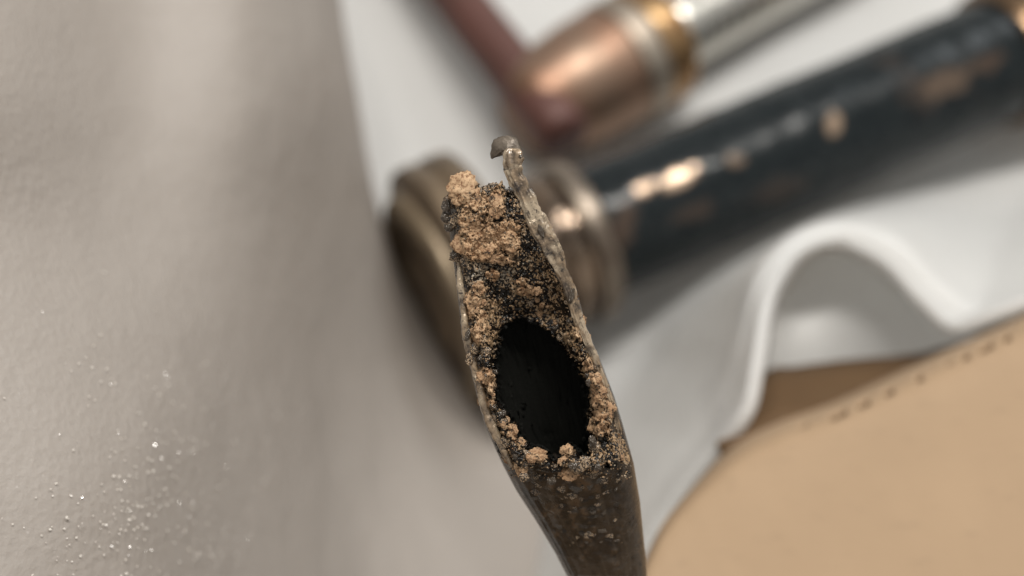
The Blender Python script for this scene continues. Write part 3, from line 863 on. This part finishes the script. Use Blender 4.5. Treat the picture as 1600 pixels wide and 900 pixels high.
beads = [(697, 322, 7, 9, 0.7), (695, 340, 6, 8, 0.8), (702, 356, 7, 6, 0.9), (709, 398, 6, 5, 0.9), (731, 524, 4, 9, 0.6), (893, 462, 4, 12, 0.2), (846, 362, 4, 10, -0.3), (920, 598, 5, 5, 0.2), (918, 586, 4, 4, 0.3),
         (934, 730, 6, 5, 0.0), (926, 690, 6, 9, 0.3), (770, 635, 5, 4, 0.5), (895, 728, 7, 5, -0.2), (862, 752, 6, 6, 0.0), (813, 246, 4, 4, -0.1), (783, 646, 8, 5, 0.5)]
for px, py, rx, ry, of in beads:
    lump('slag_bead', LB, px, py, rx, ry, of)

# thin scale flakes on the tube wall below the hole
def sheath_off(px, py):
    r = int(np.clip(np.searchsorted(ys, py), 0, NR - 1))
    w = float(hw[r, 0]); c0 = float(cx[r, 0])
    q = np.clip((px - c0) / w, -0.97, 0.97)
    a = math.acos(abs(q) ** (1 / 0.92) * (1 if q > 0 else -1))
    return 1000 * (float(dfr[r, 0] + hd[r, 0] - hd[r, 0] * math.sin(a) ** 0.92) - D0)


for k in range(120):
    py = 732 + random.random() ** 1.6 * 120
    px = random.gauss(905 + (py - 742) * 0.12, 30 if py > 770 else 42)
    l_, r_ = float(np.interp(py, yl, xl)) + 10, float(np.interp(py, yr, xr)) - 8
    if not l_ < px < r_: continue
    r = random.uniform(2.2, 6.5) * (1.15 if py < 775 else 0.9)
    lib, nm = random.choice(((LC, 'charred_lump'), (LC, 'charred_lump'), (LB, 'slag_bead'), (LS, 'scale_flake'), (LS, 'scale_flake')))
    lump(nm, lib, px, py, r * random.uniform(.7, 1.6), r, sheath_off(px, py) + 0.02, r * 0.32)

# scattered rim crumbs
cnt = 0
while cnt < 60:
    py = random.uniform(300, 745)
    i = random.random()
    l_, r_ = float(np.interp(py, yl, xl)) + 10, float(np.interp(py, yr, xr)) - 10
    px = random.uniform(l_, r_)
    s_, sdd, tn = surf_off(px, py)
    if sdd < 2 or sdd > 60: continue
    if py < 500 and random.random() < 0.6: continue
    r = random.uniform(2.6, 6.0)
    lib = LT if tn > 0.4 and random.random() < 0.8 else (LT if random.random() < 0.25 else random.choice((LC, LC, LB)))
    lump('crust_lump' if lib is LT else ('charred_lump' if lib is LC else 'slag_bead'), lib, px, py, r * random.uniform(.8, 1.4), r, s_ + 0.03, r * 0.6)
    cnt += 1

# fine grit: tiny angular grains joined as one part
V = []; F = []
oct_ = np.array([(1, 0, 0), (-1, 0, 0), (0, 1, 0), (0, -1, 0), (0, 0, 1), (0, 0, -1)], float)
of_ = [(0, 2, 4), (2, 1, 4), (1, 3, 4), (3, 0, 4), (2, 0, 5), (1, 2, 5), (3, 1, 5), (0, 3, 5)]
u = 0.001 / px_mm
gm = []
while len(V) < 2600:
    py = random.uniform(290, 748)
    l_, r_ = float(np.interp(py, yl, xl)) + 5, float(np.interp(py, yr, xr)) - 5
    px = random.uniform(l_, r_)
    s_, sdd, tn = surf_off(px, py)
    if sdd < 0.5 or tl[0, 0] < 0: continue
    r = random.uniform(0.9, 2.2)
    q = oct_ * rng.uniform(0.6, 1.35, (6, 1)) * r * u
    R3 = np.array(Matrix.Rotation(random.uniform(0, 6.28), 3, Vector((random.random(), random.random(), random.random() + .1))))
    b = len(V) * 6
    V.append(q @ R3.T + P(px, py, D0 + 0.001 * (s_ - 0.02)))
    F += [tuple(b + i for i in f) for f in of_]
    gm.append(1.0 if (tn > 0.4) ^ (random.random() < 0.25) else 0.0)
att = np.repeat(np.array(gm), 6)
me = mesh_from('grit', np.array(V), F, M_crust, {'tan': att, 'bore_black': att * 0, 'grey': np.repeat(rng.random(len(gm)), 6), 'cell': np.repeat(0.3 + 0.55 * rng.random(len(gm)), 6)}, smooth=False)
g = link('grit', me, tube, tbv); g['kind'] = 'stuff'
